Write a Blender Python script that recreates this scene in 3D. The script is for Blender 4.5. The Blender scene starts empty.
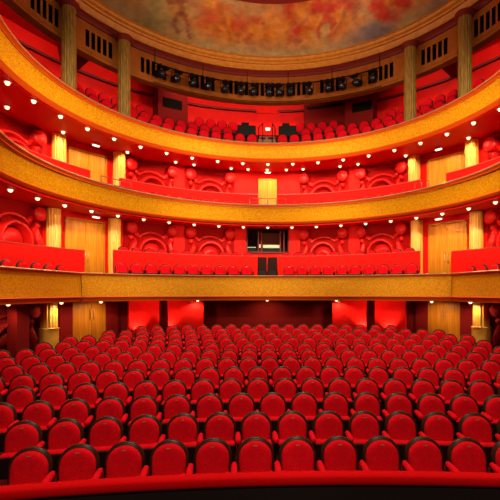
import bpy, math, random
from mathutils import Vector, noise
PI = math.pi
R_ = math.radians
sc = bpy.context.scene
COL = sc.collection
CY = 11.22            # centre of the round auditorium (0, CY)
EYE = 2.84            # height of the camera above the stalls floor
def Z(rel): return rel + EYE

# ------------------------------------------------------------------ materials
def new_mat(name):
    m = bpy.data.materials.new(name); m.use_nodes = True
    return m, m.node_tree.nodes, m.node_tree.links, m.node_tree.nodes['Principled BSDF']
def mat(name, col, rough=.5, metal=0.0, col2=None, scale=8.0, bump=0.0, bscale=40.0, stretch=None, spec=.5, detail=4.0, coat=0.0, sheen=0.0):
    m, N, L, b = new_mat(name)
    b.inputs['Base Color'].default_value = (*col, 1)
    b.inputs['Roughness'].default_value = rough
    b.inputs['Metallic'].default_value = metal
    b.inputs['Specular IOR Level'].default_value = spec
    if sheen:
        b.inputs['Sheen Weight'].default_value = sheen
        b.inputs['Sheen Tint'].default_value = (1, .25, .2, 1)
    if coat: b.inputs['Coat Weight'].default_value = coat
    tc = N.new('ShaderNodeTexCoord')
    src = tc.outputs['Object']
    if stretch:
        mp = N.new('ShaderNodeMapping'); mp.inputs['Scale'].default_value = stretch
        L.new(src, mp.inputs['Vector']); src = mp.outputs['Vector']
    if col2 is not None:
        n = N.new('ShaderNodeTexNoise'); n.inputs['Scale'].default_value = scale; n.inputs['Detail'].default_value = detail
        L.new(src, n.inputs['Vector'])
        r = N.new('ShaderNodeValToRGB')
        r.color_ramp.elements[0].position = .35; r.color_ramp.elements[0].color = (*col, 1)
        r.color_ramp.elements[1].position = .65; r.color_ramp.elements[1].color = (*col2, 1)
        L.new(n.outputs['Fac'], r.inputs['Fac']); L.new(r.outputs['Color'], b.inputs['Base Color'])
    if bump:
        n2 = N.new('ShaderNodeTexNoise'); n2.inputs['Scale'].default_value = bscale; n2.inputs['Detail'].default_value = 2
        L.new(src, n2.inputs['Vector'])
        bp = N.new('ShaderNodeBump'); bp.inputs['Strength'].default_value = bump; bp.inputs['Distance'].default_value = .02
        L.new(n2.outputs['Fac'], bp.inputs['Height']); L.new(bp.outputs['Normal'], b.inputs['Normal'])
    return m
def emit(name, col, s):
    m, N, L, b = new_mat(name)
    b.inputs['Base Color'].default_value = (*col, 1)
    b.inputs['Emission Color'].default_value = (*col, 1)
    b.inputs['Emission Strength'].default_value = s
    return m
M = {}
M['velvet'] = mat('red velvet', (.56, .003, .009), .9, col2=(.66, .004, .012), scale=14, bump=.35, bscale=45, spec=.03)
M['velvet_rail'] = mat('red velvet rail', (.52, .002, .004), .9, bump=.15, bscale=50, spec=.03)
M['rim'] = mat('dark bentwood', (.026, .007, .004), .38, col2=(.045, .012, .006), scale=12, spec=.18)
M['dark_wood'] = mat('dark stained seat wood', (.012, .003, .002), .6, spec=.1)
M['iron'] = mat('black iron', (.006, .003, .003), .6, spec=.1)
M['plate'] = mat('small brass plate', (.35, .16, .06), .4, metal=.5)
M['carpet'] = mat('dark red carpet', (.09, .004, .005), .95, bump=.3, bscale=200, spec=.05)
M['black'] = mat('black painted panel', (.010, .006, .005), .7, spec=.2)
M['stage'] = mat('stage boards', (.02, .014, .010), .7, spec=.2)
M['wall'] = mat('red painted wall', (.76, .007, .004), .6, col2=(.68, .006, .004), scale=2.5, spec=.1)
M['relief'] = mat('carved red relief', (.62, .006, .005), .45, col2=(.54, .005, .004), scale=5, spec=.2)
M['wall_dark'] = mat('deep maroon wall and painted shade', (.20, .006, .005), .75, spec=.1)  # maroon wall; on stalls reliefs, pilasters and a gallery bay, painted shade
M['relief_shade'] = mat('painted relief shade', (.30, .002, .002), .6, spec=.04)  # shade between the carved shapes put into the backboard colour
M['soffit'] = mat('red soffit plaster', (.60, .005, .004), .6, spec=.1)
M['barrier'] = mat('red barrier cloth', (.68, .006, .004), .7, spec=.08)
M['barrier_cap'] = mat('red lacquer cap', (.55, .05, .035), .35, spec=.5)
M['gold'] = mat('gilded mosaic', (.84, .40, .008), .5, col2=(.66, .20, .003), scale=20, bump=.6, bscale=55, spec=.15, detail=6)
M['brass'] = mat('brass handrail', (.62, .34, .15), .3, metal=.6)
M['lip'] = mat('orange red moulding', (.70, .10, .008), .5, spec=.2)
M['gold_plain'] = mat('gold moulding', (.60, .21, .018), .45, col2=(.50, .15, .012), scale=6, spec=.25)
M['veneer'] = mat('golden wood veneer', (.62, .24, .016), .4, col2=(.48, .15, .009), scale=3, stretch=(6, 6, .35), spec=.1)
M['column'] = mat('cream gold column', (.80, .45, .07), .4, col2=(.66, .31, .035), scale=4, stretch=(5, 5, .6), spec=.4)
M['column_old'] = mat('olive gold column', (.30, .15, .022), .45, col2=(.17, .075, .012), scale=5, stretch=(4, 4, .7), spec=.4)
M['bronze'] = mat('bronze column base', (.66, .36, .05), .35, metal=.1, col2=(.52, .24, .03), scale=3)
M['frieze'] = mat('brown ochre frieze', (.36, .095, .012), .6, col2=(.29, .07, .009), scale=3, spec=.15)
M['slot'] = mat('vent slot dark', (.006, .004, .003), .9, spec=.1)
M['cornice'] = mat('dark red cornice', (.17, .012, .008), .6, spec=.2)
M['lampbody'] = mat('black lantern body', (.006, .004, .004), .55, spec=.12)
M['glass'] = mat('dark lens glass', (.015, .015, .02), .1, spec=.6)
M['booth'] = mat('booth interior', (.02, .006, .005), .8, spec=.1)
M['booth_brown'] = mat('booth brown blind', (.10, .018, .010), .7, spec=.1)
M['screen'] = emit('pale console screen', (.50, .52, .32), .22)
M['redmetal'] = mat('red painted metal', (.30, .02, .012), .4, spec=.4)
M['lens'] = emit('warm lit lens', (1, .80, .48), 2.0)
M['flood'] = emit('white lit lens', (1, .92, .74), 2.2)
M['ringtrim'] = mat('lamp ring', (.55, .25, .10), .4, metal=.3)
M['grey'] = mat('grey detector shell', (.45, .30, .28), .5)
M['brownstep'] = mat('brown step wood', (.22, .05, .015), .5)
# mural: painted clouds and figures, pigment stored per vertex, fine brush noise on top
m, N, L, b = new_mat('painted ceiling'); M['mural'] = m
va = N.new('ShaderNodeVertexColor'); va.layer_name = 'paint'
tc = N.new('ShaderNodeTexCoord'); nz = N.new('ShaderNodeTexNoise'); nz.inputs['Scale'].default_value = 3.2; nz.inputs['Detail'].default_value = 8
L.new(tc.outputs['Object'], nz.inputs['Vector'])
rp = N.new('ShaderNodeValToRGB'); rp.color_ramp.elements[0].position = .3; rp.color_ramp.elements[0].color = (.75, .70, .65, 1)
rp.color_ramp.elements[1].position = .7; rp.color_ramp.elements[1].color = (1.2, 1.15, 1.1, 1)
L.new(nz.outputs['Fac'], rp.inputs['Fac'])
mx = N.new('ShaderNodeMix'); mx.data_type = 'RGBA'; mx.blend_type = 'MULTIPLY'; mx.inputs[0].default_value = 1
L.new(va.outputs['Color'], mx.inputs[6]); L.new(rp.outputs['Color'], mx.inputs[7]); L.new(mx.outputs[2], b.inputs['Base Color'])
b.inputs['Roughness'].default_value = .8; b.inputs['Specular IOR Level'].default_value = .1

# ------------------------------------------------------------------ helpers
class MB:
    def __init__(s): s.v = []; s.f = []; s.mi = []
    def add(s, vs, fs, mi=0):
        o = len(s.v); s.v += [tuple(v) for v in vs]; s.f += [tuple(i + o for i in f) for f in fs]; s.mi += [mi] * len(fs); return s
    def box(s, x0, x1, y0, y1, z0, z1, mi=0):
        v = [(x0, y0, z0), (x1, y0, z0), (x1, y1, z0), (x0, y1, z0), (x0, y0, z1), (x1, y0, z1), (x1, y1, z1), (x0, y1, z1)]
        return s.add(v, [(3, 2, 1, 0), (4, 5, 6, 7), (0, 1, 5, 4), (1, 2, 6, 5), (2, 3, 7, 6), (3, 0, 4, 7)], mi)
    def tube(s, pts, r, n=8, mi=0):
        pts = [Vector(p) for p in pts]; vs = []; fs = []
        for i, p in enumerate(pts):
            d = (pts[min(i + 1, len(pts) - 1)] - pts[max(i - 1, 0)]).normalized()
            a = Vector((0, 0, 1)) if abs(d.z) < .9 else Vector((1, 0, 0))
            u = d.cross(a).normalized(); w = d.cross(u)
            for k in range(n):
                t = 2 * PI * k / n; vs.append(p + r * (math.cos(t) * u + math.sin(t) * w))
        for i in range(len(pts) - 1):
            for k in range(n):
                k2 = (k + 1) % n; fs.append((i * n + k, i * n + k2, (i + 1) * n + k2, (i + 1) * n + k))
        fs.append(tuple(range(n))[::-1]); fs.append(tuple((len(pts) - 1) * n + k for k in range(n)))
        return s.add(vs, fs, mi)
    def lathe(s, prof, n=24, c=(0, 0, 0), flute=None, mi=0):
        vs = []; fs = []
        for (r, z) in prof:
            for k in range(n):
                t = 2 * PI * k / n; rr = r * (flute(k, z) if flute else 1)
                vs.append((c[0] + rr * math.cos(t), c[1] + rr * math.sin(t), c[2] + z))
        for i in range(len(prof) - 1):
            for k in range(n):
                k2 = (k + 1) % n; fs.append((i * n + k, i * n + k2, (i + 1) * n + k2, (i + 1) * n + k))
        fs.append(tuple(range(n))[::-1]); fs.append(tuple((len(prof) - 1) * n + k for k in range(n)))
        return s.add(vs, fs, mi)
    def build(s, name, mats, parent=None, smooth=False):
        me = bpy.data.meshes.new(name); me.from_pydata(s.v, [], s.f)
        if not isinstance(mats, (list, tuple)): mats = [mats]
        for m_ in mats: me.materials.append(M[m_] if isinstance(m_, str) else m_)
        for p, i in zip(me.polygons, s.mi):
            p.material_index = i; p.use_smooth = smooth
        me.validate(); me.update()
        o = bpy.data.objects.new(name, me); COL.objects.link(o)
        if parent: o.parent = parent
        return o
def autosmooth(o, ang=40):
    for p in o.data.polygons: p.use_smooth = True
    try: o.data.set_sharp_from_angle(angle=R_(ang))
    except Exception: pass
    return o
def bev(o, w=.01, seg=2):
    b_ = o.modifiers.new('b', 'BEVEL'); b_.width = w; b_.segments = seg; b_.limit_method = 'ANGLE'; b_.angle_limit = R_(35)
    return o
def tag(o, label, cat, group=None, kind=None):
    if label: o['label'] = label
    if cat: o['category'] = cat
    if group: o['group'] = group
    if kind: o['kind'] = kind
    return o
def thing(name, label, cat, loc=(0, 0, 0), rz=0, group=None, kind=None):
    o = bpy.data.objects.new(name, None); COL.objects.link(o); o.location = loc; o.rotation_euler = (0, 0, rz); o.empty_display_size = .1
    return tag(o, label, cat, group, kind)
def struct(o): o['kind'] = 'structure'; return o
def copy_tree(o, parent=None):
    c = o.copy(); COL.objects.link(c)
    if parent: c.parent = parent
    for ch in list(o.children): copy_tree(ch, c)
    return c
def P(t, r, z=0, cy=CY):
    return (r * math.sin(R_(t)), cy + r * math.cos(R_(t)), z)
def arc_path(t0, t1, r, n, cy=CY):
    return [P(t0 + (t1 - t0) * i / n, r, 0, cy)[:2] for i in range(n + 1)]
def sweep(mb, path, prof, closed=True, mi=0, caps=True, mis=None):
    """profile (outward offset, z) swept along a plan path that runs from the left to the right of the room"""
    n = len(path); P2 = [Vector(p) for p in path]; nor = []
    for i in range(n):
        if i == 0: d = (P2[1] - P2[0]).normalized(); nn = Vector((-d.y, d.x)); nor.append(nn); continue
        if i == n - 1: d = (P2[-1] - P2[-2]).normalized(); nor.append(Vector((-d.y, d.x))); continue
        a = (P2[i] - P2[i - 1]).normalized(); b2 = (P2[i + 1] - P2[i]).normalized()
        na = Vector((-a.y, a.x)); nb = Vector((-b2.y, b2.x)); mm = (na + nb).normalized()
        nor.append(mm / max(.4, mm.dot(na)))
    k = len(prof); vs = []; fs = []; ms = []
    for p, nn in zip(P2, nor):
        for (o, z) in prof: vs.append((p.x + nn.x * o, p.y + nn.y * o, z))
    kk = k if closed else k - 1
    for i in range(n - 1):
        for j in range(kk):
            j2 = (j + 1) % k
            fs.append((i * k + j, i * k + j2, (i + 1) * k + j2, (i + 1) * k + j)); ms.append(mis[j] if mis else mi)
    if closed and caps:
        fs.append(tuple(range(k))[::-1]); ms.append(mi); fs.append(tuple((n - 1) * k + j for j in range(k))); ms.append(mi)
    o0 = len(mb.v); mb.v += vs; mb.f += [tuple(i + o0 for i in f) for f in fs]; mb.mi += ms
    return mb
def rect(r0, r1, z0, z1): return [(r0, z0), (r0, z1), (r1, z1), (r1, z0)]
def slab(mb, pa, pb, z0, z1):
    """solid between two plan paths of equal length"""
    n = len(pa); vs = []; fs = []
    for a, b2 in zip(pa, pb): vs += [(*a, z0), (*b2, z0), (*b2, z1), (*a, z1)]
    for i in range(n - 1):
        for j in range(4):
            j2 = (j + 1) % 4; fs.append((4 * i + j, 4 * i + j2, 4 * i + 4 + j2, 4 * i + 4 + j))
    fs += [(3, 2, 1, 0), (4 * n - 4, 4 * n - 3, 4 * n - 2, 4 * n - 1)]
    return mb.add(vs, fs)
ORD = ['zeroth', 'first', 'second', 'third', 'fourth', 'fifth', 'sixth', 'seventh', 'eighth', 'ninth', 'tenth', 'eleventh', 'twelfth', 'thirteenth', 'fourteenth', 'fifteenth',
       'sixteenth', 'seventeenth', 'eighteenth', 'nineteenth', 'twentieth', 'twenty-first', 'twenty-second', 'twenty-third', 'twenty-fourth', 'twenty-fifth', 'twenty-sixth',
       'twenty-seventh', 'twenty-eighth', 'twenty-ninth', 'thirtieth', 'thirty-first', 'thirty-second', 'thirty-third', 'thirty-fourth']

# ------------------------------------------------------------------ camera
FPX, PPX, PPY = 420.0, 275.0, 292.0
cam_d = bpy.data.cameras.new('camera'); cam = bpy.data.objects.new('camera', cam_d); COL.objects.link(cam)
cam.location = (-.39, 0, EYE); YAW = R_(2.2)
cam.rotation_euler = (PI / 2, 0, -YAW)
cam_d.sensor_fit = 'HORIZONTAL'; cam_d.sensor_width = 36; cam_d.lens = 36 * FPX / 500
cam_d.shift_x = (250 - PPX) / 500; cam_d.shift_y = (PPY - 250) / 500; cam_d.clip_start = .05
sc.camera = cam
def proj(x, y, z):
    dx, dy = x + .39, y
    r = dx * math.cos(YAW) - dy * math.sin(YAW); d = dx * math.sin(YAW) + dy * math.cos(YAW)
    return PPX + FPX * r / d, PPY - FPX * (z - EYE) / d

# ------------------------------------------------------------------ the setting
def floor_z(x, y): return max(0, .061 / .97 * (y + x * x / 40 - 5.45))
mb = MB(); nx, ny = 36, 40; X0, X1, Y0, Y1 = -9.6, 9.6, 3.2, 20.8
vs = []
for j in range(ny + 1):
    for i in range(nx + 1):
        x = X0 + (X1 - X0) * i / nx; y = Y0 + (Y1 - Y0) * j / ny; vs.append((x, y, floor_z(x, y)))
fs = [(j * (nx + 1) + i, j * (nx + 1) + i + 1, (j + 1) * (nx + 1) + i + 1, (j + 1) * (nx + 1) + i) for j in range(ny) for i in range(nx)]
mb.add(vs, fs); struct(mb.build('floor', 'carpet', smooth=True))
mb = MB(); mb.box(-9, 9, -4, 3.2, .95, 1.1); struct(mb.build('floor_stage', 'stage'))

WR = 9.3
mb = MB()
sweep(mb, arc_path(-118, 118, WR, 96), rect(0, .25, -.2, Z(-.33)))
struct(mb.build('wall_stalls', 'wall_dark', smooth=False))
mb = MB()
sweep(mb, arc_path(-118, -6.1, WR, 48), rect(0, .25, Z(-.33), Z(3.1))); sweep(mb, arc_path(6.6, 118, WR, 48), rect(0, .25, Z(-.33), Z(3.1)))
sweep(mb, arc_path(-6.1, 6.6, WR, 8), rect(0, .25, Z(-.33), Z(1.93)))
struct(mb.build('wall_balcony', 'wall'))
mb = MB(); sweep(mb, arc_path(-118, 118, WR, 96), rect(0, .25, Z(3.1), Z(5.9))); struct(mb.build('wall_upper_balcony', 'wall'))
GW = 10.6
mb = MB(); sweep(mb, arc_path(-118, 118, GW, 96), rect(0, .25, Z(5.5), Z(10.5))); struct(mb.build('wall_gallery', 'wall'))
mb = MB(); sweep(mb, arc_path(-118, 118, 7.95, 96), rect(0, GW - 7.9, Z(10.0), Z(10.2))); struct(mb.build('ceiling_gallery', 'soffit'))
mb = MB()
for a, b2 in ((-112, -2.8), (3.2, 112)):
    sweep(mb, arc_path(a, b2, GW, 60), [(-.10, Z(9.32)), (-.10, Z(9.42)), (.02, Z(9.42)), (.02, Z(9.32))])
struct(mb.build('trim_1', 'cornice'))

# proscenium behind the camera closes the room
mb = MB(); mb.box(-12, 12, -4.4, -4.1, 0, 15.5); struct(mb.build('wall_stage', 'black'))

# frieze with real ventilation slots
FR = 7.8
slot_t = []
for c in (-70, -54, -37.2, -21.5, -10.4, 0, 10.4, 21.5, 37.2, 54, 70):
    n = 5
    for k in range(n): slot_t.append(c + (k - 2) * 1.72)
HW = .56
edges = set([-118, 118])
for t in slot_t: edges.add(t - HW); edges.add(t + HW)
for k in range(-118, 119, 4):
    if all(abs(k - t) > HW + .2 for t in slot_t): edges.add(k)
edges = sorted(edges)
mb = MB(); za, zb, zc, zd = Z(8.60), Z(8.87), Z(9.47), Z(9.78)
for a, b2 in zip(edges, edges[1:]):
    is_slot = any(abs((a + b2) / 2 - t) < HW * .9 for t in slot_t)
    def q(z0, z1, r0=FR, r1=FR, mi=0): mb.add([P(a, r0, z0), P(b2, r0, z0), P(b2, r1, z1), P(a, r1, z1)], [(0, 1, 2, 3)], mi)
    q(za, zb); q(zc, zd)
    q(za - .02, za, FR + .25, FR); q(za - .02, zd, FR + .25, FR + .25)
    if is_slot:
        q(zb, zc, FR + .24, FR + .24, 1); q(zb, zb, FR, FR + .24, 1); q(zc, zc, FR + .24, FR, 1)
        for e in (a, b2): mb.add([P(e, FR, zb), P(e, FR + .24, zb), P(e, FR + .24, zc), P(e, FR, zc)], [(0, 1, 2, 3)], 1)
    else: q(zb, zc)
struct(mb.build('wall_frieze', ['frieze', 'slot']))
mb = MB(); sweep(mb, arc_path(-118, 118, FR, 96), [(-.05, Z(8.56)), (-.09, Z(8.62)), (-.05, Z(8.70)), (0, Z(8.72)), (.28, Z(8.72)), (.28, Z(8.56))])
struct(mb.build('trim_2', 'frieze'))
# ceiling: cornice, gilded ring, painted dome, inner ring
def full_ring(prof, n=120):
    mb = MB(); k = len(prof)
    for i in range(n):
        for (r, z) in prof: mb.v.append(P(360 * i / n, r, z))
    for i in range(n):
        for j in range(k - 1):
            i2 = (i + 1) % n; mb.f.append((i * k + j, i * k + j + 1, i2 * k + j + 1, i2 * k + j)); mb.mi.append(0)
    return mb
struct(full_ring([(8.1, Z(9.72)), (7.74, Z(9.72)), (7.70, Z(9.80)), (7.78, Z(9.86)), (7.78, Z(9.98)), (7.66, Z(10.0))]).build('ceiling_cornice', 'cornice', smooth=False))
struct(autosmooth(full_ring([(7.72, Z(9.98)), (7.66, Z(9.98)), (7.60, Z(10.06)), (7.56, Z(10.16)), (7.48, Z(10.17)), (7.46, Z(10.22)), (7.36, Z(10.26)), (7.33, Z(10.34)), (7.24, Z(10.36)), (7.2, Z(10.42))]).build('ceiling_ring', 'gold_plain'), 35))
def seg_d(px, py, ax, ay, bx, by):
    dx, dy = bx - ax, by - ay; t = max(0, min(1, ((px - ax) * dx + (py - ay) * dy) / (dx * dx + dy * dy + 1e-9)))
    return math.hypot(px - ax - dx * t, py - ay - dy * t)
random.seed(5)
figs = []            # painted airborne figures: strokes in (metres around the ring, radius)
def figure(t, r, s, col, flip=1, lean=.3):
    u = R_(t) * r
    def S(x0, y0, x1, y1, w): figs.append((u + flip * s * x0, r - s * y0, u + flip * s * x1, r - s * y1, w * s, col))
    S(0, .95, 0, .95, .13); S(0, .75, lean * .3, .3, .16)
    S(.1, .75, .5, .95, .06); S(-.1, .72, -.45, .5, .06)
    S(lean * .3 - .05, .3, -.25, -.1, .09); S(-.25, -.1, -.32, -.5, .06); S(lean * .3 + .05, .3, .3, -.1, .09); S(.3, -.1, .22, -.5, .06)
figure(-32.5, 6.35, 1.05, (.16, .035, .015)); figure(0, 5.7, 1.25, (.55, .20, .05), lean=0); figure(-10, 6.1, .8, (.42, .10, .03), -1)
figure(9.5, 6.3, .7, (.40, .11, .06), 1); figure(23, 5.9, 1.0, (.42, .05, .03), -1); figure(-19, 6.0, .9, (.38, .09, .02), 1); figure(33, 5.6, 1.0, (.30, .10, .04), 1)
def lerp3(a, b2, t): t = max(0, min(1, t)); return tuple(a[i] + (b2[i] - a[i]) * t for i in range(3))
mb = MB(); nt, nr = 420, 56; RI, RO = 4.62, 7.24; cols = []
for i in range(nt):
    t = -180 + 360 * i / nt
    for j in range(nr + 1):
        r = RO + (RI - RO) * j / nr; s = (r - RI) / (RO - RI)
        x, y, _ = P(t, r); mb.v.append((x, y, Z(10.36 + .62 * (1 - s) ** .9)))
        n1 = noise.fractal(Vector((x * .55, y * .55, 3.1)), 1, 2, 5); n2 = noise.fractal(Vector((x * 1.3 + 7, y * 1.3, 9.2)), 1, 2, 5); n3 = noise.fractal(Vector((x * .35 - 4, y * .35, 5)), 1, 2, 3)
        c = lerp3((.58, .20, .025), (.42, .075, .012), .5 + n2 * 1.1)
        c = lerp3(c, (.42, .27, .10), (n1 - .1) * 1.6)
        rim = max(0, (s - .62) / .38)
        c = lerp3(c, (.44, .30, .13), rim * (.9 + n2 * .7))
        c = lerp3(c, (.20, .15, .16), (n3 + .02) * 1.8 * (.25 + .75 * rim))
        c = lerp3(c, (.42, .035, .02), max(0, n2 - .12) * 2.4 * (1 - rim) * (1 if t > 8 else .35))
        if t < -22: c = lerp3(c, (.20, .16, .06), min(1, (-22 - t) / 12) * (.55 + n1 * .5))
        u = R_(t) * r
        for (ax, ay, bx, by, w, fc) in figs:
            if abs(R_(t) * r - ax) < 2.2:
                d = seg_d(u + n2 * .25, r + n3 * .25, ax, ay, bx, by) - .05 + n2 * .10
                if d < w: c = lerp3(c, fc, .72 * min(1, (w - d) / (.9 * w)))
        cols.append((*c, 1))
for i in range(nt):
    for j in range(nr):
        i2 = (i + 1) % nt; mb.f.append((i * (nr + 1) + j, i2 * (nr + 1) + j, i2 * (nr + 1) + j + 1, i * (nr + 1) + j + 1)); mb.mi.append(0)
o = mb.build('ceiling', 'mural', smooth=True)
ca = o.data.color_attributes.new('paint', 'FLOAT_COLOR', 'POINT')
for i, c in enumerate(cols): ca.data[i].color = c
struct(o)
struct(autosmooth(full_ring([(RI + .06, Z(10.95)), (RI, Z(10.86)), (RI - .2, Z(10.86)), (RI - .3, Z(11.0)), (RI - .6, Z(11.1)), (.02, Z(11.3))]).build('ceiling_centre', 'cornice'), 35))

# ------------------------------------------------------------------ tiers: soffits, floors, fronts
def halves(fn_path, n): return fn_path
# plan of the first balcony front: a shallow arc with folded wings
B1C, B1R = 7.31, 10.44
xm = 6.72; am = math.degrees(math.asin(xm / B1R))
b1_mid = [(B1R * math.sin(R_(-am + 2 * am * i / 32)), B1C + B1R * math.cos(R_(-am + 2 * am * i / 32))) for i in range(33)]
b1_wing_r = [b1_mid[-1], (7.03, 13.6), (7.26, 12.0), (7.36, 10.4), (7.38, 8.0), (7.38, 6.5)]
b1_wing_l = [(-x, y) for x, y in b1_wing_r][::-1]
b1_all = b1_wing_l[:-1] + b1_mid + b1_wing_r[1:]
def to_wall(path, r=WR + .1):
    out = []
    for (x, y) in path:
        d = Vector((x, y - CY)); d = d.normalized() * r; out.append((d.x, CY + d.y))
    return out
def inset(path, w):
    out = []
    for (x, y) in path:
        d = Vector((x, y - CY)).normalized() * w; out.append((x + d.x, y + d.y))
    return out
mb = MB(); slab(mb, inset(b1_all, .17), to_wall(b1_all), Z(-.33), Z(-.26)); struct(mb.build('ceiling_stalls', 'soffit'))
mb = MB(); slab(mb, inset(b1_mid, .24), to_wall(b1_mid), Z(-.25), Z(.24)); struct(mb.build('floor_balcony', 'carpet'))
for wp, nm in ((b1_wing_l, 'left'), (b1_wing_r, 'right')):
    mb = MB(); slab(mb, inset(wp, .24), to_wall(wp), Z(-.25), Z(.04)); struct(mb.build('floor_wing_' + nm, 'carpet'))
mb = MB(); sweep(mb, arc_path(-118, 118, 6.98, 96), [(0, Z(2.86)), (0, Z(2.90)), (WR - 6.93, Z(3.14)), (WR - 6.93, Z(3.10))]); struct(mb.build('ceiling_balcony', 'soffit'))
mb = MB(); sweep(mb, arc_path(-118, 118, 7.14, 96), [(0, Z(2.93)), (0, Z(3.14)), (WR - 7.06, Z(3.24)), (WR - 7.06, Z(3.16))]); struct(mb.build('floor_upper_balcony', 'carpet'))
mb = MB(); sweep(mb, arc_path(-118, 118, 6.85, 96), [(0, Z(5.58)), (0, Z(5.64)), (WR - 6.8, Z(5.92)), (WR - 6.8, Z(5.86))]); struct(mb.build('ceiling_upper_balcony', 'soffit'))
gst = [(7.02, 5.68), (7.02, 5.84), (7.55, 5.84), (7.55, 6.40), (8.35, 6.40), (8.35, 6.95), (9.15, 6.95), (9.15, 7.5), (9.95, 7.5), (9.95, 7.9), (10.58, 7.9), (10.58, 6.15)]
mb = MB(); sweep(mb, arc_path(-116, 116, 0.0001, 2), [(0, 0), (0, .1), (.1, 0)]); mb = MB()
sweep(mb, arc_path(-116, 116, 7.02, 96), [(r - 7.02, Z(z)) for r, z in gst]); struct(mb.build('floor_gallery', 'carpet'))

def front(name, label, path, top, bot, lean, base_drop, group=None):
    t = thing(name, label, 'balcony front', (0, 0, 0), 0, group)
    zt, zb2 = Z(top), Z(bot)
    mb = MB(); sweep(mb, path, [(.02 + .03, zt - .11), (.0 + .06 + lean * .15, zt - .14), (lean * .45 + .03, (zt + zb2) / 2), (lean * .9, zb2 + .06), (lean + .12, zb2 + .06), (lean + .12, zt - .11)])
    autosmooth(mb.build('gilded_panel', 'gold', t), 50)
    mb = MB(); sweep(mb, path, [(-.06, zt - .05), (-.075, zt - .02), (-.06, zt), (.12, zt + .005), (.15, zt - .02), (.13, zt - .05)]); autosmooth(mb.build('handrail', 'brass', t), 50)
    mb = MB(); sweep(mb, path, [(.0, zt - .05), (-.015, zt - .075), (.03, zt - .095), (.03, zt - .115), (.16, zt - .115), (.16, zt - .05)]); autosmooth(mb.build('rail_moulding', 'lip', t), 50)
    mb = MB(); sweep(mb, path, [(lean * .9 - .03, zb2 + .065), (lean * .9 - .05, zb2 + .03), (lean * .9 + .01, zb2 - .005), (lean + .04, zb2 - base_drop), (lean + .16, zb2 - base_drop), (lean + .16, zb2 + .065)])
    autosmooth(mb.build('base_moulding', 'lip', t), 50)
    mb = MB(); sweep(mb, path, rect(lean + .125, lean + .20, zb2, zt - .12)); mb.build('inner_lining', 'barrier', t)
    return t
front('balcony_front', 'gilded curved front of the top gallery, highest of the three tiers', arc_path(-116, 116, 6.48, 120), 6.28, 5.66, .34, .07)
front('balcony_front', 'gilded curved front of the middle tier with red barrier above it', arc_path(-116, 116, 6.48, 120), 3.68, 2.98, .46, .05)
front('balcony_front', 'gilded central front of the lowest tier above the stalls seats', b1_mid, .70, -.22, .02, .13)
front('balcony_front', 'gilded side wing front of the lowest tier, on the left of the photo', b1_wing_l, .70, -.22, .02, .13)
front('balcony_front', 'gilded side wing front of the lowest tier, on the right of the photo', b1_wing_r, .70, -.22, .02, .13)

# ------------------------------------------------------------------ red barriers behind the front rows
def barrier(label, path, z0, z1):
    t = thing('red_barrier', label, 'barrier')
    mb = MB(); sweep(mb, path, rect(0, .09, Z(z0), Z(z1) - .03)); mb.build('panel', 'barrier', t)
    mb = MB(); sweep(mb, path, [(-.025, Z(z1) - .035), (-.03, Z(z1) - .01), (-.01, Z(z1)), (.10, Z(z1)), (.12, Z(z1) - .01), (.115, Z(z1) - .035)]); autosmooth(mb.build('top_rail', 'barrier_cap', t), 50)
barrier('curved red barrier on the middle tier, centre-left length up to the central door', arc_path(-47.5, -3.2, 7.8, 40), 3.14, 4.43)
barrier('curved red barrier on the middle tier, centre-right length with rounded end', arc_path(3.5, 49.6, 7.8, 40), 3.14, 4.43)
barrier('red barrier on the middle tier side, left of the left wooden door', arc_path(-112, -56.6, 7.8, 40), 3.14, 4.43)
barrier('red barrier on the middle tier side, right of the right wooden door', arc_path(57.6, 112, 7.8, 40), 3.14, 4.43)
barrier('curved red barrier on the lowest tier, left of the dark central gateway', arc_path(-47.4, -3.1, 8.3, 40), .24, 1.68)
barrier('curved red barrier on the lowest tier, right of the dark central gateway', arc_path(3.4, 47.6, 8.3, 40), .24, 1.68)
barrier('red barrier above the lowest tier side wing on the left', arc_path(-110, -54.7, 8.54, 36), .04, 1.59)
barrier('red barrier above the lowest tier side wing on the right', arc_path(55.8, 110, 8.54, 36), .04, 1.59)
mb = MB(); sweep(mb, arc_path(-46, 46, 8.4, 60), rect(0, .75, Z(.24), Z(.95))); struct(mb.build('floor_balcony_riser', 'carpet'))
t = thing('gateway', 'dark double gate in the gap of the lowest tier red barrier', 'gate', P(0, 8.38, Z(.24)))
for s in (-1, 1):
    mb = MB(); mb.box(s * .24 - .22, s * .24 + .22, -.03, .03, .02, 1.38); leaf = bev(mb.build('gate_leaf', 'booth', t))
    mb = MB(); mb.box(s * .24 - .16, s * .24 + .16, -.045, -.028, .12, .75); mb.build('gate_panel', 'black', leaf)

# metal railings at the aisle gaps of the middle tier
def railing(label, path, z0, z1, bars=3, nposts=4):
    t = thing('guard_railing', label, 'railing')
    for k in range(bars):
        z = z0 + (z1 - z0) * (k + 1) / bars; mb = MB(); mb.tube([(x, y, z) for x, y in path], .018, 6); mb.build('bar', 'redmetal', t, True)
    for k in range(nposts):
        i = round(k * (len(path) - 1) / (nposts - 1)); x, y = path[i]; mb = MB(); mb.tube([(x, y, z0 - .1), (x, y, z1 + .01)], .02, 6); mb.build('post', 'redmetal', t, True)
railing('thin red metal railing by the left wooden door on the middle tier', arc_path(-56.4, -46.6, 7.22, 8), Z(3.25), Z(4.15), 4, 4)
railing('thin red metal railing by the right wooden door on the middle tier', arc_path(50.4, 55, 7.22, 6), Z(3.25), Z(4.15), 3, 3)
railing('thin red metal railing before the golden central door on the middle tier', arc_path(-6.3, 6.3, 7.22, 8), Z(3.25), Z(4.1), 2, 5)

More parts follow.
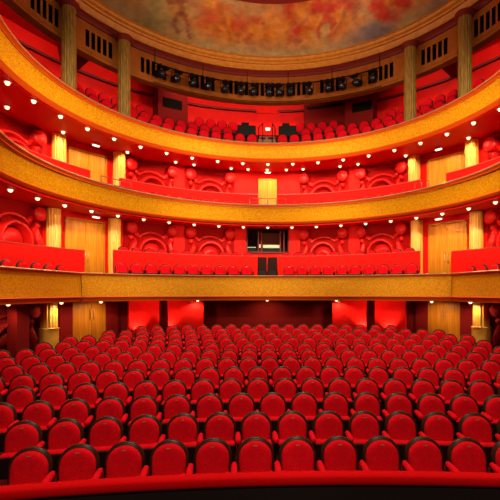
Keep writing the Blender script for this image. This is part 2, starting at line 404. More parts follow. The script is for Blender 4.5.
# ------------------------------------------------------------------ columns
def column(label, t, r, z0, z1, rad, matn, base_h=0, cap_mat=None, capital=True, group=None):
    c = thing('column', label, 'column', P(t, r, z0), 0, group, 'thing')
    H = z1 - z0; n = 80
    fl = lambda k, z: 1 - .10 * (0.5 + .5 * math.cos(2 * PI * k / 5.0)) if True else 1
    y0 = base_h if base_h else .12
    top = H - (.16 if capital else .02)
    mb = MB(); mb.lathe([(rad, y0), (rad, (y0 + top) / 2), (rad * .97, top)], n, flute=fl); autosmooth(mb.build('shaft', matn, c), 60)
    mb = MB()
    if base_h: mb.lathe([(rad * 1.12, 0), (rad * 1.12, base_h - .05), (rad * 1.2, base_h - .03), (rad * 1.12, base_h), (rad * .9, base_h + .01)], 40); autosmooth(mb.build('plinth', 'bronze', c), 40)
    else: mb.lathe([(rad * 1.25, 0), (rad * 1.25, .05), (rad * 1.12, .08), (rad * 1.05, .125)], 40); autosmooth(mb.build('plinth', matn, c), 40)
    if capital:
        mb = MB(); mb.lathe([(rad * .98, H - .17), (rad * 1.12, H - .14), (rad * 1.3, H - .07), (rad * 1.38, H - .05), (rad * 1.38, H)], 40); autosmooth(mb.build('capital', cap_mat or matn, c), 40)
    return c
for t, w in ((-64.9, 'outer left'), (-47.7, 'inner left'), (47.7, 'inner right'), (65.1, 'outer right')):
    column(f'tall fluted olive gold column on the top gallery, the {w} one', t, 7.48, Z(5.86), Z(9.71), .235, 'column_old', cap_mat='cornice')
for t, w in ((-59.6, 'left of the left wooden door'), (-43.7, 'right of the left wooden door'), (44.0, 'left of the right wooden door'), (59.6, 'right of the right wooden door')):
    column(f'short fluted cream column on the middle tier, {w}', t, 8.97, Z(3.24), Z(5.80), .25, 'column', capital=False)
for t, w in ((-61.0, 'left of the left wooden door'), (-45.0, 'right of the left wooden door'), (44.7, 'left of the right wooden door'), (60.8, 'right of the right wooden door')):
    column(f'fluted cream column on the lowest tier, {w}', t, 8.975, Z(.24), Z(3.04), .25, 'column', capital=False)
for t, w in ((-62.5, 'left'), (62.4, 'right')):
    z0 = floor_z(*P(t, 8.7)[:2]); column(f'fluted column on a smooth bronze base beside the stalls, {w} side', t, 8.9, z0, Z(-.34), .29, 'column', base_h=1.56 - z0, capital=False)

# ------------------------------------------------------------------ doors
dcount = [0]
def door(t, r, w, z0, z1, leaves=2, matn='veneer', handle=True, frame='veneer'):
    dcount[0] += 1
    d = thing(f'door_{dcount[0]}', None, None, P(t, r, z0), -R_(t)); d['kind'] = 'structure'
    H = z1 - z0
    mb = MB(); mb.box(-w / 2 - .07, -w / 2, -.05, .05, 0, H); mb.box(w / 2, w / 2 + .07, -.05, .05, 0, H); mb.box(-w / 2 - .07, w / 2 + .07, -.05, .05, H - .06, H); mb.build('door_frame', frame, d)
    lw = w / leaves
    for k in range(leaves):
        x0 = -w / 2 + k * lw; mb = MB(); mb.box(x0 + .006, x0 + lw - .006, -.03, .02, .01, H - .07); lf = bev(mb.build('leaf', matn, d), .006)
        if handle:
            hx = x0 + lw - .07 if (k == 0 and leaves == 2) else x0 + .07
            mb = MB(); mb.tube([(hx, -.03, .95), (hx, -.09, .97), (hx, -.09, 1.35), (hx, -.03, 1.37)], .015, 8); mb.build('door_handle', 'brass', lf, True)
    return d
for t in (-51.2, 51.8): door(t, 9.22, 1.45, Z(3.14), Z(5.575))
for t in (-51.9, 52.3): door(t, 9.22, 1.5, Z(.24), Z(2.855))
for t in (-50.4, 51.4): door(t, 9.22, 1.5, floor_z(*P(t, 9.0)[:2]), Z(-.33))
door(.2, 9.22, .76, Z(3.14), Z(5.5), 2, 'veneer')
door(.4, GW - .05, 1.15, Z(7.9), Z(9.3), 2, 'wall', False, 'wall')

# ------------------------------------------------------------------ carved relief panels
def relief(t0, r, z0, width, height, label, arch_z, group=None, rm_='relief'):
    c = thing('relief_panel', label, 'relief panel', P(t0, r, z0), -R_(t0), group)
    def mp(u, v, w):     # local wall coordinates -> object space
        a = u / r; rr = r - w * 1.35
        return (rr * math.sin(a), rr * math.cos(a) - r, v)
    def bent(mb): mb.v = [mp(*v) for v in mb.v]; return mb
    def plate(outline, w0, w1, mb, bul=0.0):
        n = len(outline); cx = sum(p[0] for p in outline) / n; cz = sum(p[1] for p in outline) / n
        vs = [(x, z, w0) for x, z in outline] + [(x, z, w1) for x, z in outline] + [(cx + (x - cx) * .8, cz + (z - cz) * .8, w1 + bul * .6) for x, z in outline] + [(cx, cz, w1 + bul)]
        fs = [(i, (i + 1) % n, n + (i + 1) % n, n + i) for i in range(n)] + [(n + i, n + (i + 1) % n, 2 * n + (i + 1) % n, 2 * n + i) for i in range(n)] + [(2 * n + i, 2 * n + (i + 1) % n, 3 * n) for i in range(n)]
        return mb.add(vs, fs)
    W2 = width / 2
    mb = MB(); ns = 10
    for i in range(ns):
        u0, u1 = -W2 + width * i / ns, -W2 + width * (i + 1) / ns
        vs = [(u0, 0, 0), (u1, 0, 0), (u1, height, 0), (u0, height, 0), (u0, 0, .03), (u1, 0, .03), (u1, height, .03), (u0, height, .03)]
        mb.add(vs, [(4, 5, 6, 7), (0, 1, 5, 4), (2, 3, 7, 6)] + ([(3, 0, 4, 7)] if i == 0 else []) + ([(1, 2, 6, 5)] if i == ns - 1 else []))
    bent(mb).build('backboard', 'relief_shade' if rm_ == 'relief' else rm_, c)
    def ring(rad, rw, d, z, mb, a0=-8, a1=188, n=30):
        vs = []; fs = []
        for i in range(n + 1):
            a = R_(a0 + (a1 - a0) * i / n)
            for j, (dr, w) in enumerate(((-rw, .02), (-rw, d * .7), (-rw * .4, d), (rw * .4, d), (rw, d * .7), (rw, .02))):
                vs.append(((rad + dr) * math.cos(a), z + (rad + dr) * math.sin(a), w))
        for i in range(n):
            for j in range(5): fs.append((i * 6 + j, (i + 1) * 6 + j, (i + 1) * 6 + j + 1, i * 6 + j + 1))
        return mb.add(vs, fs)
    az = arch_z
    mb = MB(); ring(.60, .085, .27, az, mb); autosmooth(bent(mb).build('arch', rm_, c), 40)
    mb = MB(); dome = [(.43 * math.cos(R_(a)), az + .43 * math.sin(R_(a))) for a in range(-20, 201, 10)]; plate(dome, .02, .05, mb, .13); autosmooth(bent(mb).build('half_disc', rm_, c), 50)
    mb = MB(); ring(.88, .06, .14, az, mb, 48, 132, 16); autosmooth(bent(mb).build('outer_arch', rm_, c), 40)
    for s in (-1, 1):
        # leaf fin rising from the arch foot to the outer side
        ol = [(s * x, az + z) for x, z in ((.70, .42), (.80, .62), (1.12, .02), (1.18, -.35), (.95, -.35), (.74, .1))]
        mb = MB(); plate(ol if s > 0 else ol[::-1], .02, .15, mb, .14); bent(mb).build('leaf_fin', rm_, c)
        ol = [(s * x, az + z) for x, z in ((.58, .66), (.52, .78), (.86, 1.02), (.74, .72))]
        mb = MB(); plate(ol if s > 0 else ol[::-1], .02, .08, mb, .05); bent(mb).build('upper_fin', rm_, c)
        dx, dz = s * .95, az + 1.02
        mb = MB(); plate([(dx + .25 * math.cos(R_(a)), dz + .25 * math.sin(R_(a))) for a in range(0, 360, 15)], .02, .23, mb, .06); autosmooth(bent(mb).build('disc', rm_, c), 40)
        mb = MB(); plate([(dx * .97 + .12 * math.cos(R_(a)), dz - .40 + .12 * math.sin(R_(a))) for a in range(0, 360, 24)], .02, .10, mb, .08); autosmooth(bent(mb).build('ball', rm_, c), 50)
    return c
place = {-34.2: 'second bay left of centre', -17.1: 'first bay left of centre', 17.1: 'first bay right of centre', 34.3: 'second bay right of centre', -70.2: 'far left bay beyond the doors', 70.2: 'far right bay beyond the doors'}
for t, w in place.items():
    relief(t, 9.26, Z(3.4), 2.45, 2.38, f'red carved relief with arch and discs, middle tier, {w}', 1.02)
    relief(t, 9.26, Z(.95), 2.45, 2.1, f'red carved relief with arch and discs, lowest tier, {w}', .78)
for t, w in ((-71.6, 'left'), (71.6, 'right')): relief(t, 9.26, .75, 1.9, 1.70, f'dim red carved relief at stalls level beneath the {w} wing', .42, None, 'wall_dark')  # maroon paints in the shade below the wings
# flat pilasters between the bays
k = 2
for t in (-80.5, -26.2, -8.2, 8.4, 26.2, 80.5):
    for z0, z1 in ((Z(.24), Z(3.07)), (Z(3.24), Z(5.83))):
        k += 1; mb = MB(); sweep(mb, arc_path(t - 1.6, t + 1.6, 9.18, 3), rect(0, .14, z0, z1)); struct(mb.build(f'trim_{k}', 'wall'))
for t in (-70.9, 70.6):  # stalls pilasters: shade under the tier painted in as maroon
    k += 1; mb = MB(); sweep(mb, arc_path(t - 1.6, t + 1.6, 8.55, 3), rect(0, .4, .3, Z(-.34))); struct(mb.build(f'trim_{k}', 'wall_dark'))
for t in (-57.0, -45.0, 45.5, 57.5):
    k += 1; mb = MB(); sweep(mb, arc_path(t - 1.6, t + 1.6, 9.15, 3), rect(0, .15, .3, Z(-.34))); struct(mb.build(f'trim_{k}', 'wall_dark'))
# lit red wall panels behind the stalls
for (a, b2, w) in ((-42.1, -33.2, 'outermost on the left'), (-30.6, -19.8, 'inner one on the left'), (20.4, 30.8, 'inner one on the right'), (33.4, 42.6, 'outermost on the right')):
    t = thing('wall_bay', f'tall red panel lit from below behind the stalls, {w}', 'wall bay', kind='thing')
    mb = MB(); sweep(mb, arc_path(a, b2, 8.6, 8), rect(0, .12, .55, Z(-.34))); mb.build('facing', 'wall', t)
    mb = MB(); sweep(mb, arc_path(a, b2, 8.58, 8), rect(0, .14, .42, .55)); mb.build('skirting', 'wall_dark', t)

# ------------------------------------------------------------------ control booth on the lowest tier
t = thing('control_booth', 'dark glazed control booth in the centre of the lowest tier wall', 'control booth', P(.2, WR, Z(1.93)))
mb = MB(); mb.box(-1.02, 1.06, .95, 1.0, -.1, 1.1); mb.box(-1.06, -1.0, .05, 1.0, -.1, 1.1); mb.box(1.04, 1.1, .05, 1.0, -.1, 1.1); mb.box(-1.06, 1.1, 0.0, 1.0, -.14, -.08); mb.build('booth_shell', 'booth', t)
mb = MB(); mb.box(-.28, .6, .5, .55, .05, 1.02); mb.build('blind', 'booth_brown', t)
for x in (-1.0, -.44, -.30, .62, .80, 1.02):
    mb = MB(); mb.box(x - .03, x + .03, -.1, .0, 0, 1.03); mb.build('mullion', 'cornice', t)
mb = MB(); mb.box(-1.03, 1.05, -.12, .02, -.05, .03); mb.build('booth_sill', 'cornice', t)
for (x0, x1, z0, z1, nm) in ((-.22, .60, .25, .40, 'long pale desk console behind the control booth window'), (-.46, -.33, .26, .42, 'small square pale monitor in the control booth'), (-.98, -.58, .26, .29, 'thin pale strip of a desk in the control booth')):
    mb = MB(); mb.box(x0, x1, .25, .29, z0, z1); tp = P(.2, WR, Z(1.93)); q = thing('console', nm, 'console', tp)
    mb.build('console_screen', 'screen', q); mb = MB(); mb.box(x0 - .01, x1 + .01, .29, .40, -.08, z1); mb.build('console_body', 'lampbody', q)

# ------------------------------------------------------------------ gallery bulkheads, dark windows and beams
for (a, b2, w) in ((-31.1, -22.8, 'left'), (22.8, 30.7, 'right')):
    t = thing('projection_booth', f'dark booth with a black window at the back of the gallery, {w} of centre', 'booth')
    mb = MB(); sweep(mb, arc_path(a, b2, 9.75, 6), rect(0, .85, Z(7.5), Z(9.98))); mb.build('booth_wall', 'wall_dark', t)
    mb = MB(); sweep(mb, arc_path(a + 1.3, b2 - 1.7, 9.72, 6) if a < 0 else arc_path(a + 2.1, b2 - .3, 9.72, 6), rect(0, .06, Z(8.62), Z(9.05))); mb.build('window', 'slot', t)
t = thing('unlit_bay_sheet', 'shade painted as a dark red partition at the back of the gallery, right of centre', 'sheet', kind='thing')  # dark sheet added where the gallery wall is only unlit
mb = MB(); sweep(mb, arc_path(10.6, 22.4, 10.3, 14), rect(0, .28, Z(7.9), Z(9.98))); mb.build('unlit_bay_face', 'wall_dark', t)
mb = MB(); sweep(mb, arc_path(11.4, 22.3, 10.25, 14), rect(0, .06, Z(9.3), Z(9.42))); mb.build('unlit_bay_ledge', 'black', t)
for t_, w in ((-51.5, 'between the two left columns'), (51.5, 'between the two right columns'), (-76, 'beyond the outer left column'), (76, 'beyond the outer right column')):
    t = thing('ceiling_beam', f'dark wedge shaped beam under the gallery ceiling, {w}', 'beam', P(t_, 9.0, 0), -R_(t_), kind='thing')
    mb = MB(); mb.add([(-.5, -.9, Z(9.98)), (.5, -.9, Z(9.98)), (.5, 1.55, Z(9.98)), (-.5, 1.55, Z(9.98)), (-.35, -.3, Z(9.65)), (.35, -.3, Z(9.65)), (.35, 1.55, Z(9.35)), (-.35, 1.55, Z(9.35))],
                      [(3, 2, 1, 0), (4, 5, 6, 7), (0, 1, 5, 4), (1, 2, 6, 5), (2, 3, 7, 6), (3, 0, 4, 7)]); mb.build('beam_casing', 'wall_dark', t)
for s, w in ((-1, 'left'), (1, 'right')):
    c = P(s * 6.4, 8.75, Z(6.95)); t = thing('equipment_stand', f'black equipment on a stand beside the gallery centre aisle, {w} side', 'equipment', c, -R_(s * 6.4))
    mb = MB(); mb.box(-.42, .42, -.25, .25, .35, .85); bev(mb.build('case', 'lampbody', t))
    mb = MB(); mb.box(-.25, .1, -.2, .2, .86, 1.0); bev(mb.build('upper_case', 'lampbody', t))
    for x in (-.38, .38):
        for y in (-.2, .2): mb = MB(); mb.box(x - .02, x + .02, y - .02, y + .02, 0, .35); mb.build('leg', 'iron', t)
    mb = MB(); mb.tube([(s * -.62, -1.3, -.6), (s * -.62, -1.3, .55), (s * -.62, .3, 1.0), (s * -.62, .3, 0)], .022, 6)
    h = thing('aisle_handrail', f'thin dark handrail beside the gallery centre steps, {w} side', 'handrail', c, -R_(s * 6.4)); mb.build('handrail_tube', 'iron', h, True)
mb = MB()
for i in range(6): sweep(mb, arc_path(-2.7, 2.7, 7.05 + .42 * i, 4), rect(0, .42, Z(5.96), Z(6.05 + .30 * i)))
t = thing('aisle_steps', 'brown wooden steps in the centre aisle of the gallery', 'steps'); mb.build('step_block', 'brownstep', t)

# ------------------------------------------------------------------ lamps
def spot(name, energy, size, blend=.6, col=(1, .72, .42), rad=.05):
    l = bpy.data.lights.new(name, 'SPOT'); l.energy = energy; l.spot_size = R_(size); l.spot_blend = blend; l.color = col; l.shadow_soft_size = rad
    return l
L_front = spot('downlight', 22, 150, .5)
L_back = spot('downlight back', 33, 168, .3)
L_flood = spot('door light', 30, 160, .5, (1, .80, .5))
def fix_mesh():
    t = thing('downlight', None, 'ceiling light')
    mb = MB(); mb.lathe([(.10, 0), (.115, -.015), (.09, -.03), (.075, -.02), (.07, 0)], 20); autosmooth(mb.build('trim_ring', 'ringtrim', t), 40)
    mb = MB(); mb.lathe([(.062, -.012), (.064, -.045), (.054, -.078), (.03, -.098), (.0005, -.105)], 20); mb.build('lens', 'lens', t, True)
    return t
fix0 = [fix_mesh(), False]
def downlight(t, r, z, label, data, tilt=None, group=None):
    o = copy_tree(fix0[0]) if fix0[1] else fix0[0]; fix0[1] = True
    o.location = P(t, r, z); o.rotation_euler = (0, 0, -R_(t)); o['label'] = label
    if group: o['group'] = group
    l = bpy.data.objects.new('lamp', data); COL.objects.link(l); l.parent = o; l.location = (0, 0, -.17)
    if tilt: l.rotation_euler = (R_(tilt), 0, 0)
    return o
def where(k): return 'on the centre line' if k == 0 else f"{ORD[abs(k)]} {'left' if k < 0 else 'right'} of centre"
for k in range(-10, 11):
    downlight(k * 8.82, 7.08, Z(5.605), f'small lit downlight in the front ring under the gallery, {where(k)}', L_front, 8, 'front ring of lamps under the gallery')
for i, a in enumerate((0, 6.1, 11.4, 23, 28.6, 43, 61, 75.6)):
    for s in ((1,) if i == 0 else (-1, 1)):
        downlight(s * a, 8.45, Z(5.76), f'small lit downlight in the rear ring under the gallery, {where(s * i)}', L_back, 22, 'rear ring of lamps under the gallery')
for k in range(-10, 11):
    downlight(k * 8.33, 7.42, Z(2.905), f'small lit downlight under the middle tier, {where(k)}', L_back, 25, 'ring of lamps under the middle tier')
for s, w in ((-1, 'left'), (1, 'right')):
    downlight(s * 84, 8.3, Z(2.995), f'small lit downlight near the side wall under the middle tier, {w}', L_back, 10)
def flood(t, r, z, label, nm='bulkhead_light'):
    o = thing(nm, label, 'ceiling light', P(t, r, z), -R_(t))
    mb = MB(); mb.box(-.17, .17, -.07, .07, -.05, .0); bev(mb.build('housing', 'ringtrim', o), .015)
    mb = MB(); mb.box(-.13, .13, -.06, .05, -.09, -.045); bev(mb.build('diffuser', 'flood', o), .02)
    l = bpy.data.objects.new('lamp', L_flood); COL.objects.link(l); l.parent = o; l.location = (0, 0, -.14); l.rotation_euler = (R_(12), 0, 0)
for z, lv in ((Z(5.70), 'under the gallery'), (Z(2.94), 'under the middle tier')):
    flood(-52, 8.45, z, f'white box lamp above the left wooden door, {lv}'); flood(52.6, 8.45, z, f'white box lamp above the right wooden door, {lv}')
flood(.2, 8.75, Z(5.74), 'white box lamp above the golden central door')
o = thing('exit_lamp', 'white lit lamp low on the red gallery door', 'lamp', P(.4, GW - .16, Z(8.35)))
mb = MB(); mb.box(-.11, .11, -.03, .04, 0, .11); bev(mb.build('lamp_glass', 'flood', o), .02)
mb = MB(); mb.box(-.13, .13, .04, .08, -.03, .14); mb.build('lamp_backplate', 'ringtrim', o)
# round detectors and little lamps under the lowest tier
for (t_, w) in ((-23.5, 'left'), (22.5, 'right')):
    o = thing('wall_detector', f'small pale round detector on the dark rear stalls wall, {w}', 'detector', P(t_, 8.62, 2.42), -R_(t_))
    mb = MB(); mb.lathe([(.06, 0), (.065, -.03), (.03, -.06)], 16); mb.build('detector_cap', 'grey', o, True)
L_stall = spot('stalls soffit lamp', 30, 160, .4)
for i, a in enumerate((0, 22, 51, 62, 76)):  # outer two pairs added to brighten column bases and side reliefs
    for s in ((1,) if i == 0 else (-1, 1)):
        downlight(s * a, 8.35, Z(-.335), f'tiny downlight (outer two pairs added) under the lowest tier, {where(s * i)}', L_stall, 20, 'real and added lamps under the lowest tier')

# uplights at the foot of the red panels
L_up = spot('uplight', 110, 110, .8, (1, .55, .35), .04)
for t_, w in ((-39.6, 'outermost on the left'), (-30.2, 'inner one on the left'), (29.8, 'inner one on the right'), (37.5, 'outermost on the right')):
    z0 = floor_z(*P(t_, 8.3)[:2]); o = thing('uplight', f'small uplighter washing a red panel behind the stalls, {w}', 'uplight', P(t_, 8.38, z0), -R_(t_))
    mb = MB(); mb.lathe([(.06, 0), (.07, .05), (.07, .22), (.05, .22), (.045, .2)], 14); mb.build('canister', 'lampbody', o, True)
    l = bpy.data.objects.new('lamp', L_up); COL.objects.link(l); l.parent = o; l.location = (0, 0, .3); l.rotation_euler = (PI - R_(14), 0, 0)

# lanterns on the bar in front of the frieze
BAR = 7.42
t = thing('lighting_bar', 'long curved black pipe carrying the lanterns before the frieze', 'lighting bar')
mb = MB(); mb.tube([P(a, BAR, Z(9.22)) for a in range(-38, 39, 2)], .03, 8); mb.build('pipe', 'iron', t, True)
for i, a in enumerate((-38, -22, -7, 7, 22, 38)):
    mb = MB(); mb.tube([P(a, BAR, Z(9.22)), P(a, BAR, Z(9.75))], .018, 6); mb.build('hanger', 'iron', t, True)
mb = MB(); mb.tube([P(a, BAR + .16, Z(8.52)) for a in range(-38, 39, 2)], .018, 6); mb.build('cable_run', 'iron', t, True)
def lantern():
    o = thing('stage_lantern', None, 'stage light')
    mb = MB(); mb.tube([(0, .22, -.30), (0, -.18, -.42)], .15, 16); mb.tube([(0, .30, -.27), (0, .2, -.30)], .10, 12); body = mb.build('lantern_body', 'lampbody', o, True)
    mb = MB(); mb.tube([(0, -.175, -.415), (0, -.19, -.42)], .12, 16); mb.build('lens', 'glass', body, True)
    mb = MB(); mb.tube([(-.18, .02, -.36), (-.18, .02, -.08), (0, .02, -.03), (.18, .02, -.08), (.18, .02, -.36)], .02, 6); mb.build('yoke', 'iron', o, True)
    mb = MB(); mb.box(-.03, .03, -.03, .05, -.05, .05); mb.build('clamp', 'iron', o)
    mb = MB(); vs = [(-.15, -.19, -.25), (.15, -.19, -.25), (.2, -.36, -.2), (-.2, -.36, -.2)]; mb.add(vs + [(x, y, z + .012) for x, y, z in vs], [(0, 1, 2, 3), (7, 6, 5, 4), (0, 4, 5, 1), (1, 5, 6, 2), (2, 6, 7, 3), (3, 7, 4, 0)]); mb.build('barn_door', 'lampbody', o)
    return o
lan = lantern(); lamps = (-36.1, -31.1, -25.4, -20.5, -14.6, -9.1, -5.0, .5, 4.2, 7.7, 14.2, 20.7, 25.4, 30.5, 35.8)
for i, a in enumerate(lamps):
    o = lan if i == 0 else copy_tree(lan); o.location = P(a, BAR, Z(9.22)); o.rotation_euler = (0, 0, -R_(a + (i * 37 % 11 - 5) * 3))
    o['label'] = f'black stage lantern hung before the ochre frieze, {ORD[i + 1]} from the left'; o['group'] = 'stage lanterns on the lighting bar'

# ------------------------------------------------------------------ seats
def arch_outline(a, z0, zs, zt, n=20):
    pts = [(-a, z0), (a, z0)]
    for i in range(n + 1):
        t = PI * i / n; pts.append((a * math.cos(t), zs + (zt - zs) * math.sin(t) ** .9 if math.sin(t) > 0 else zs))
    return pts
REC = .15
def shear(mb):
    mb.v = [(x, y + (z - .5) * REC, z) for x, y, z in mb.v]; return mb
def seat_proto(label):
    o = thing('theatre_seat', label, 'seat')
    # dark bent wooden shell
    ol = arch_outline(.243, .34, .69, .932); n = len(ol); mb = MB()
    layers = [(.93, -.012), (1.0, 0.004), (1.0, .05), (.9, .085), (.5, .105)]
    cz = .62
    for s, y in layers:
        for x, z in ol: mb.v.append((x * s, y, cz + (z - cz) * s))
    for L0 in range(len(layers) - 1):
        for i in range(n):
            j = (i + 1) % n; mb.f.append((L0 * n + i, L0 * n + j, (L0 + 1) * n + j, (L0 + 1) * n + i)); mb.mi.append(0)
    mb.f.append(tuple(range(n))[::-1]); mb.mi.append(0); mb.f.append(tuple((len(layers) - 1) * n + i for i in range(n))); mb.mi.append(0)
    autosmooth(shear(mb).build('back_shell', 'rim', o), 50)
    # padded back
    ol = arch_outline(.212, .42, .685, .897); n = len(ol); mb = MB(); cz = .64
    layers = [(1.0, 0.0), (1.0, -.03), (.96, -.055), (.88, -.070), (.7, -.080), (.4, -.085), (.12, -.086)]
    for s, y in layers:
        for x, z in ol: mb.v.append((x * s, y, cz + (z - cz) * s))
    for L0 in range(len(layers) - 1):
        for i in range(n):
            j = (i + 1) % n; mb.f.append((L0 * n + i, (L0 + 1) * n + i, (L0 + 1) * n + j, L0 * n + j)); mb.mi.append(0)
    mb.f.append(tuple((len(layers) - 1) * n + i for i in range(n))); mb.mi.append(0)
    back = autosmooth(shear(mb).build('backrest', 'velvet', o), 60)
    mb = MB(); mb.box(-.022, .022, -.084, -.070, .846, .860); shear(mb).build('number_plate', 'plate', back)
    # tipped-up seat: red pad with a dark board underneath
    mb = MB(); mb.box(-.232, .232, -.20, -.03, .28, .555); c = bev(mb.build('seat_cushion', 'velvet', o), .045, 4); autosmooth(c, 60)
    mb = MB(); mb.box(-.235, .235, -.235, -.185, .24, .525); bev(mb.build('seat_board', 'dark_wood', o), .012)
    # shared standard and padded arm
    mb = MB(); mb.box(.262, .290, -.36, -.02, 0, .60); mb.box(.245, .307, -.42, .06, 0, .025); bev(mb.build('standard', 'iron', o), .01)
    mb = MB(); mb.lathe([(.0005, -.21), (.028, -.205), (.040, -.17), (.044, -.1), (.042, .05), (.034, .16), (.018, .2), (.0005, .205)], 16)
    mb.v = [(.276 + x, -.21 + z, .635 + y * 1.05) for x, y, z in mb.v]; mb.build('armrest', 'velvet', o, True)
    return o
proto = seat_proto('')
state = {'used': False}
def add_seat(x, y, z, rz, label, group):
    o = copy_tree(proto) if state['used'] else proto; state['used'] = True
    o.location = (x, y, z); o.rotation_euler = (0, 0, rz); o['label'] = label; o['group'] = group
    return o
random.seed(3)
PITCH = [.55, .555, .555, .545, .535, .525, .535, .54, .52, .53, .545, .55]
PHASE = [255.5, 256.4, 273, 258, 258, 248.4, 249.3, 249.6, 259.6, 255.5, 252.4, 246]
RR = 20.0
for k in range(12):
    d = 5.45 + .97 * k; z0 = .061 * k; rown = ORD[k + 1]
    xs = -.39 + (PHASE[k] - PPX) / FPX * d + d * math.tan(YAW)
    seats = []
    for i in range(-30, 31):
        a = (xs + i * PITCH[k]) / RR; x = RR * math.sin(a); y = d - RR * (1 - math.cos(a))
        rr = math.hypot(x, y - CY)
        lim = 6.62 if y > 11.9 else 7.35
        if (rr > lim if y > CY else abs(x) > 7.35): continue
        u, v = proj(x, y, z0 + .7)
        if u < -16 or u > 516: continue
        seats.append((x, y, a))
    for i, (x, y, a) in enumerate(seats):
        if k == 0: lb = f'red plush theatre seat, front stalls row behind the rail, {ORD[i + 1]} seat from the left'
        elif k == 11: lb = f'red plush theatre seat, rearmost stalls row under the balcony, {ORD[i + 1]} seat from the left'
        else: lb = f'red plush theatre seat, {rown} stalls row from the front, {ORD[i + 1]} seat from the left'
        add_seat(x, y, z0, -a, lb, f'stalls seats in the {rown} row')
# lowest tier, front row
zb1 = Z(.24)
for s, w in ((-1, 'left'), (1, 'right')):
    for i in range(10):
        a = s * (.93 + i * .575) / (B1R + .68); x = (B1R + .68) * math.sin(a); y = B1C + (B1R + .68) * math.cos(a)
        add_seat(x, y, zb1, -a, f'red seat behind the gilded front of the lowest tier, {ORD[i + 1]} {w} of the gateway', 'front row of the lowest tier')
    for i in range(5):
        yy = 15.22 - i * .62; xx = 6.72 + (15.3 - yy) * .17 + .645
        add_seat(s * xx, yy, Z(.04), -s * R_(80), f'red seat on the {w} wing of the lowest tier, {ORD[i + 1]} from the wooden door', 'wing seats of the lowest tier')
# middle tier, front row (only the tops show above the rail)
for s, w in ((-1, 'left'), (1, 'right')):
    for i in range(11):
        a = s * (4.9 + i * 4.05)
        add_seat(*P(a, 7.59, Z(3.14)), -R_(a), f'red seat top showing over the middle tier rail, {ORD[i + 1]} {w} of centre', 'front row of the middle tier')
# gallery, front row
for s, w in ((-1, 'left'), (1, 'right')):
    for i in range(12):
        a = s * (4.8 + i * 4.35)
        if 44.5 < abs(a) < 51: continue
        add_seat(*P(a, 7.48, Z(5.84)), -R_(a), f'red seat in the front gallery row, {ORD[i + 1]} {w} of the centre steps', 'front row of the gallery')
# remaining seats: rear gallery rows and the back row of the lowest tier, one mesh
mb = MB()
def merge_seat(x, y, z, rz):
    ca_, sa_ = math.cos(rz), math.sin(rz)
    for ch in [c_ for c_ in proto.children if c_.name.split('.')[0] in ('back_shell', 'backrest')]:
        me = ch.data
        mb.add([(x + v.co.x * ca_ - v.co.y * sa_, y + v.co.x * sa_ + v.co.y * ca_, z + v.co.z) for v in me.vertices], [tuple(p.vertices) for p in me.polygons], 0 if ch.name.startswith('back_shell') else 1)
for r, z in ((8.25, 6.4), (9.0, 6.95), (9.7, 7.5)):
    st = math.degrees(.55 / r); n = int(58 / st)
    for s in (-1, 1):
        for i in range(n):
            a = s * (4.9 + (i + .5 * (round(r * 10) % 2)) * st)
            if r > 8.5 and abs(a) < 9: continue
            if r > 9.3 and (20.5 < abs(a) < 33.5): continue
            merge_seat(*P(a, r, Z(z)), -R_(a))
for s in (-1, 1):
    for i in range(11):
        a = s * (6.0 + i * 3.75); merge_seat(*P(a, 8.60, Z(.95)), -R_(a))
    for i in range(4):
        a = s * (64 + i * 4.2); merge_seat(*P(a, 8.78, Z(.70)), -R_(a))
o = mb.build('theatre_seating', ['rim', 'velvet']); autosmooth(o, 50)
tag(o, 'rear rows of red seats in the gallery and behind the lowest tier barrier', 'seats', 'rear gallery seating', 'stuff')

# ------------------------------------------------------------------ pit balustrade in front of the first row
pth = [(x, 4.74 - x * x / 40) for x in [(-7 + 14 * i / 28) for i in range(29)]]
t = thing('pit_balustrade', 'low red velvet balustrade rail in front of the first stalls row', 'balustrade')
mb = MB(); sweep(mb, pth, [(0, .645), (-.02, .67), (-.02, .74), (.01, .762), (.10, .770), (.15, .75), (.16, .645)]); autosmooth(mb.build('padded_rail', 'velvet_rail', t), 60)
mb = MB(); sweep(mb, pth, rect(.02, .13, 0, .65)); mb.build('dark_panel', 'black', t)

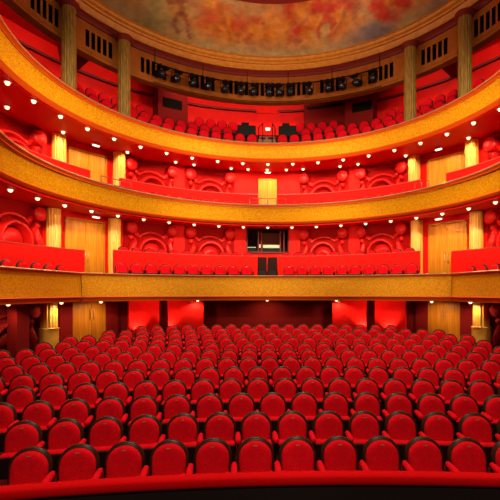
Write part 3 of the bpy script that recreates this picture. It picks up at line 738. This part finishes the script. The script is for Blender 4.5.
# ------------------------------------------------------------------ stage beams, added fill and dome light
def aim(l, tgt): l.rotation_euler = (Vector(tgt) - l.location).to_track_quat('-Z', 'Y').to_euler()
def add_unseen_spot(loc, tgt, e, size, blend, col=(1, .84, .60), rad=.5):
    o = bpy.data.objects.new('unseen_spot', spot('stage lamp', e, size, blend, col, rad)); COL.objects.link(o); o.location = loc; aim(o, tgt); return o  # 'stage lamp' data also serves the added fill and dome spots
for az in (-38, -19, 0, 19, 38):      # front-of-house beams on the three tier fronts
    x0 = -az * .05; L0 = 18
    add_unseen_spot((x0, -2.5, 9.3), (x0 + L0 * math.sin(R_(az)), -2.5 + L0 * math.cos(R_(az)), 9.3 - L0 * math.tan(R_(6.0))), 18500 - 130 * abs(az), 31, .95, (1, .92, .62))
for az in (-27, 0, 27):              # lower beams on the stalls
    add_unseen_spot((0, -2.5, 9.8), (12 * math.sin(R_(az)), -2.5 + 12 * math.cos(R_(az)), 9.8 - 12 * math.tan(R_(44))), 1500, 44, .3)
add_unseen_spot((0, -2.5, 9.0), (0, 17, 11), 1900, 100, .6, rad=1.0)  # added wide fill to lift the frieze, columns and lanterns
add_unseen_spot((0, 10, 13.5), (0, 10, 0), 5200, 92, .6, (1, .80, .55), .8)      # unseen lamp added under the dome to brighten seat tops and arms
for az in (-105, 105, -60, 60):      # unseen spots added to brighten the painted dome, no fixtures
    x, y, z = P(az, 6.2, Z(6.6)); o = add_unseen_spot((x, y, z), (0, 15.5, Z(10.6)), 780, 90, .9, (1, .8, .55))
# wall washers over the gallery (fixed behind the frieze)
L_wash = spot('gallery washer', 100, 120, .9, (1, .62, .45), .08)
def washer(t_, e=None):
    o = bpy.data.objects.new('gallery_washer', L_wash if e is None else spot('gallery washer b', e, 120, .9, (1, .62, .45), .08)); COL.objects.link(o); o.location = P(t_, 8.6, Z(9.85)); aim(o, P(t_, GW, Z(8.9)))
for t_ in (-98, -84, -70, -58, -44, -24, -14, -4, 6, 44, 58, 70, 84, 98): washer(t_)

w = bpy.data.worlds.new('world'); sc.world = w; w.use_nodes = True
w.node_tree.nodes['Background'].inputs[0].default_value = (.02, .01, .008, 1); w.node_tree.nodes['Background'].inputs[1].default_value = .15
sc.view_settings.view_transform = 'Standard'; sc.view_settings.look = 'None'; sc.view_settings.exposure = 0; sc.view_settings.gamma = 1; sc.view_settings.use_curve_mapping = False
sc.cycles.max_bounces = 6
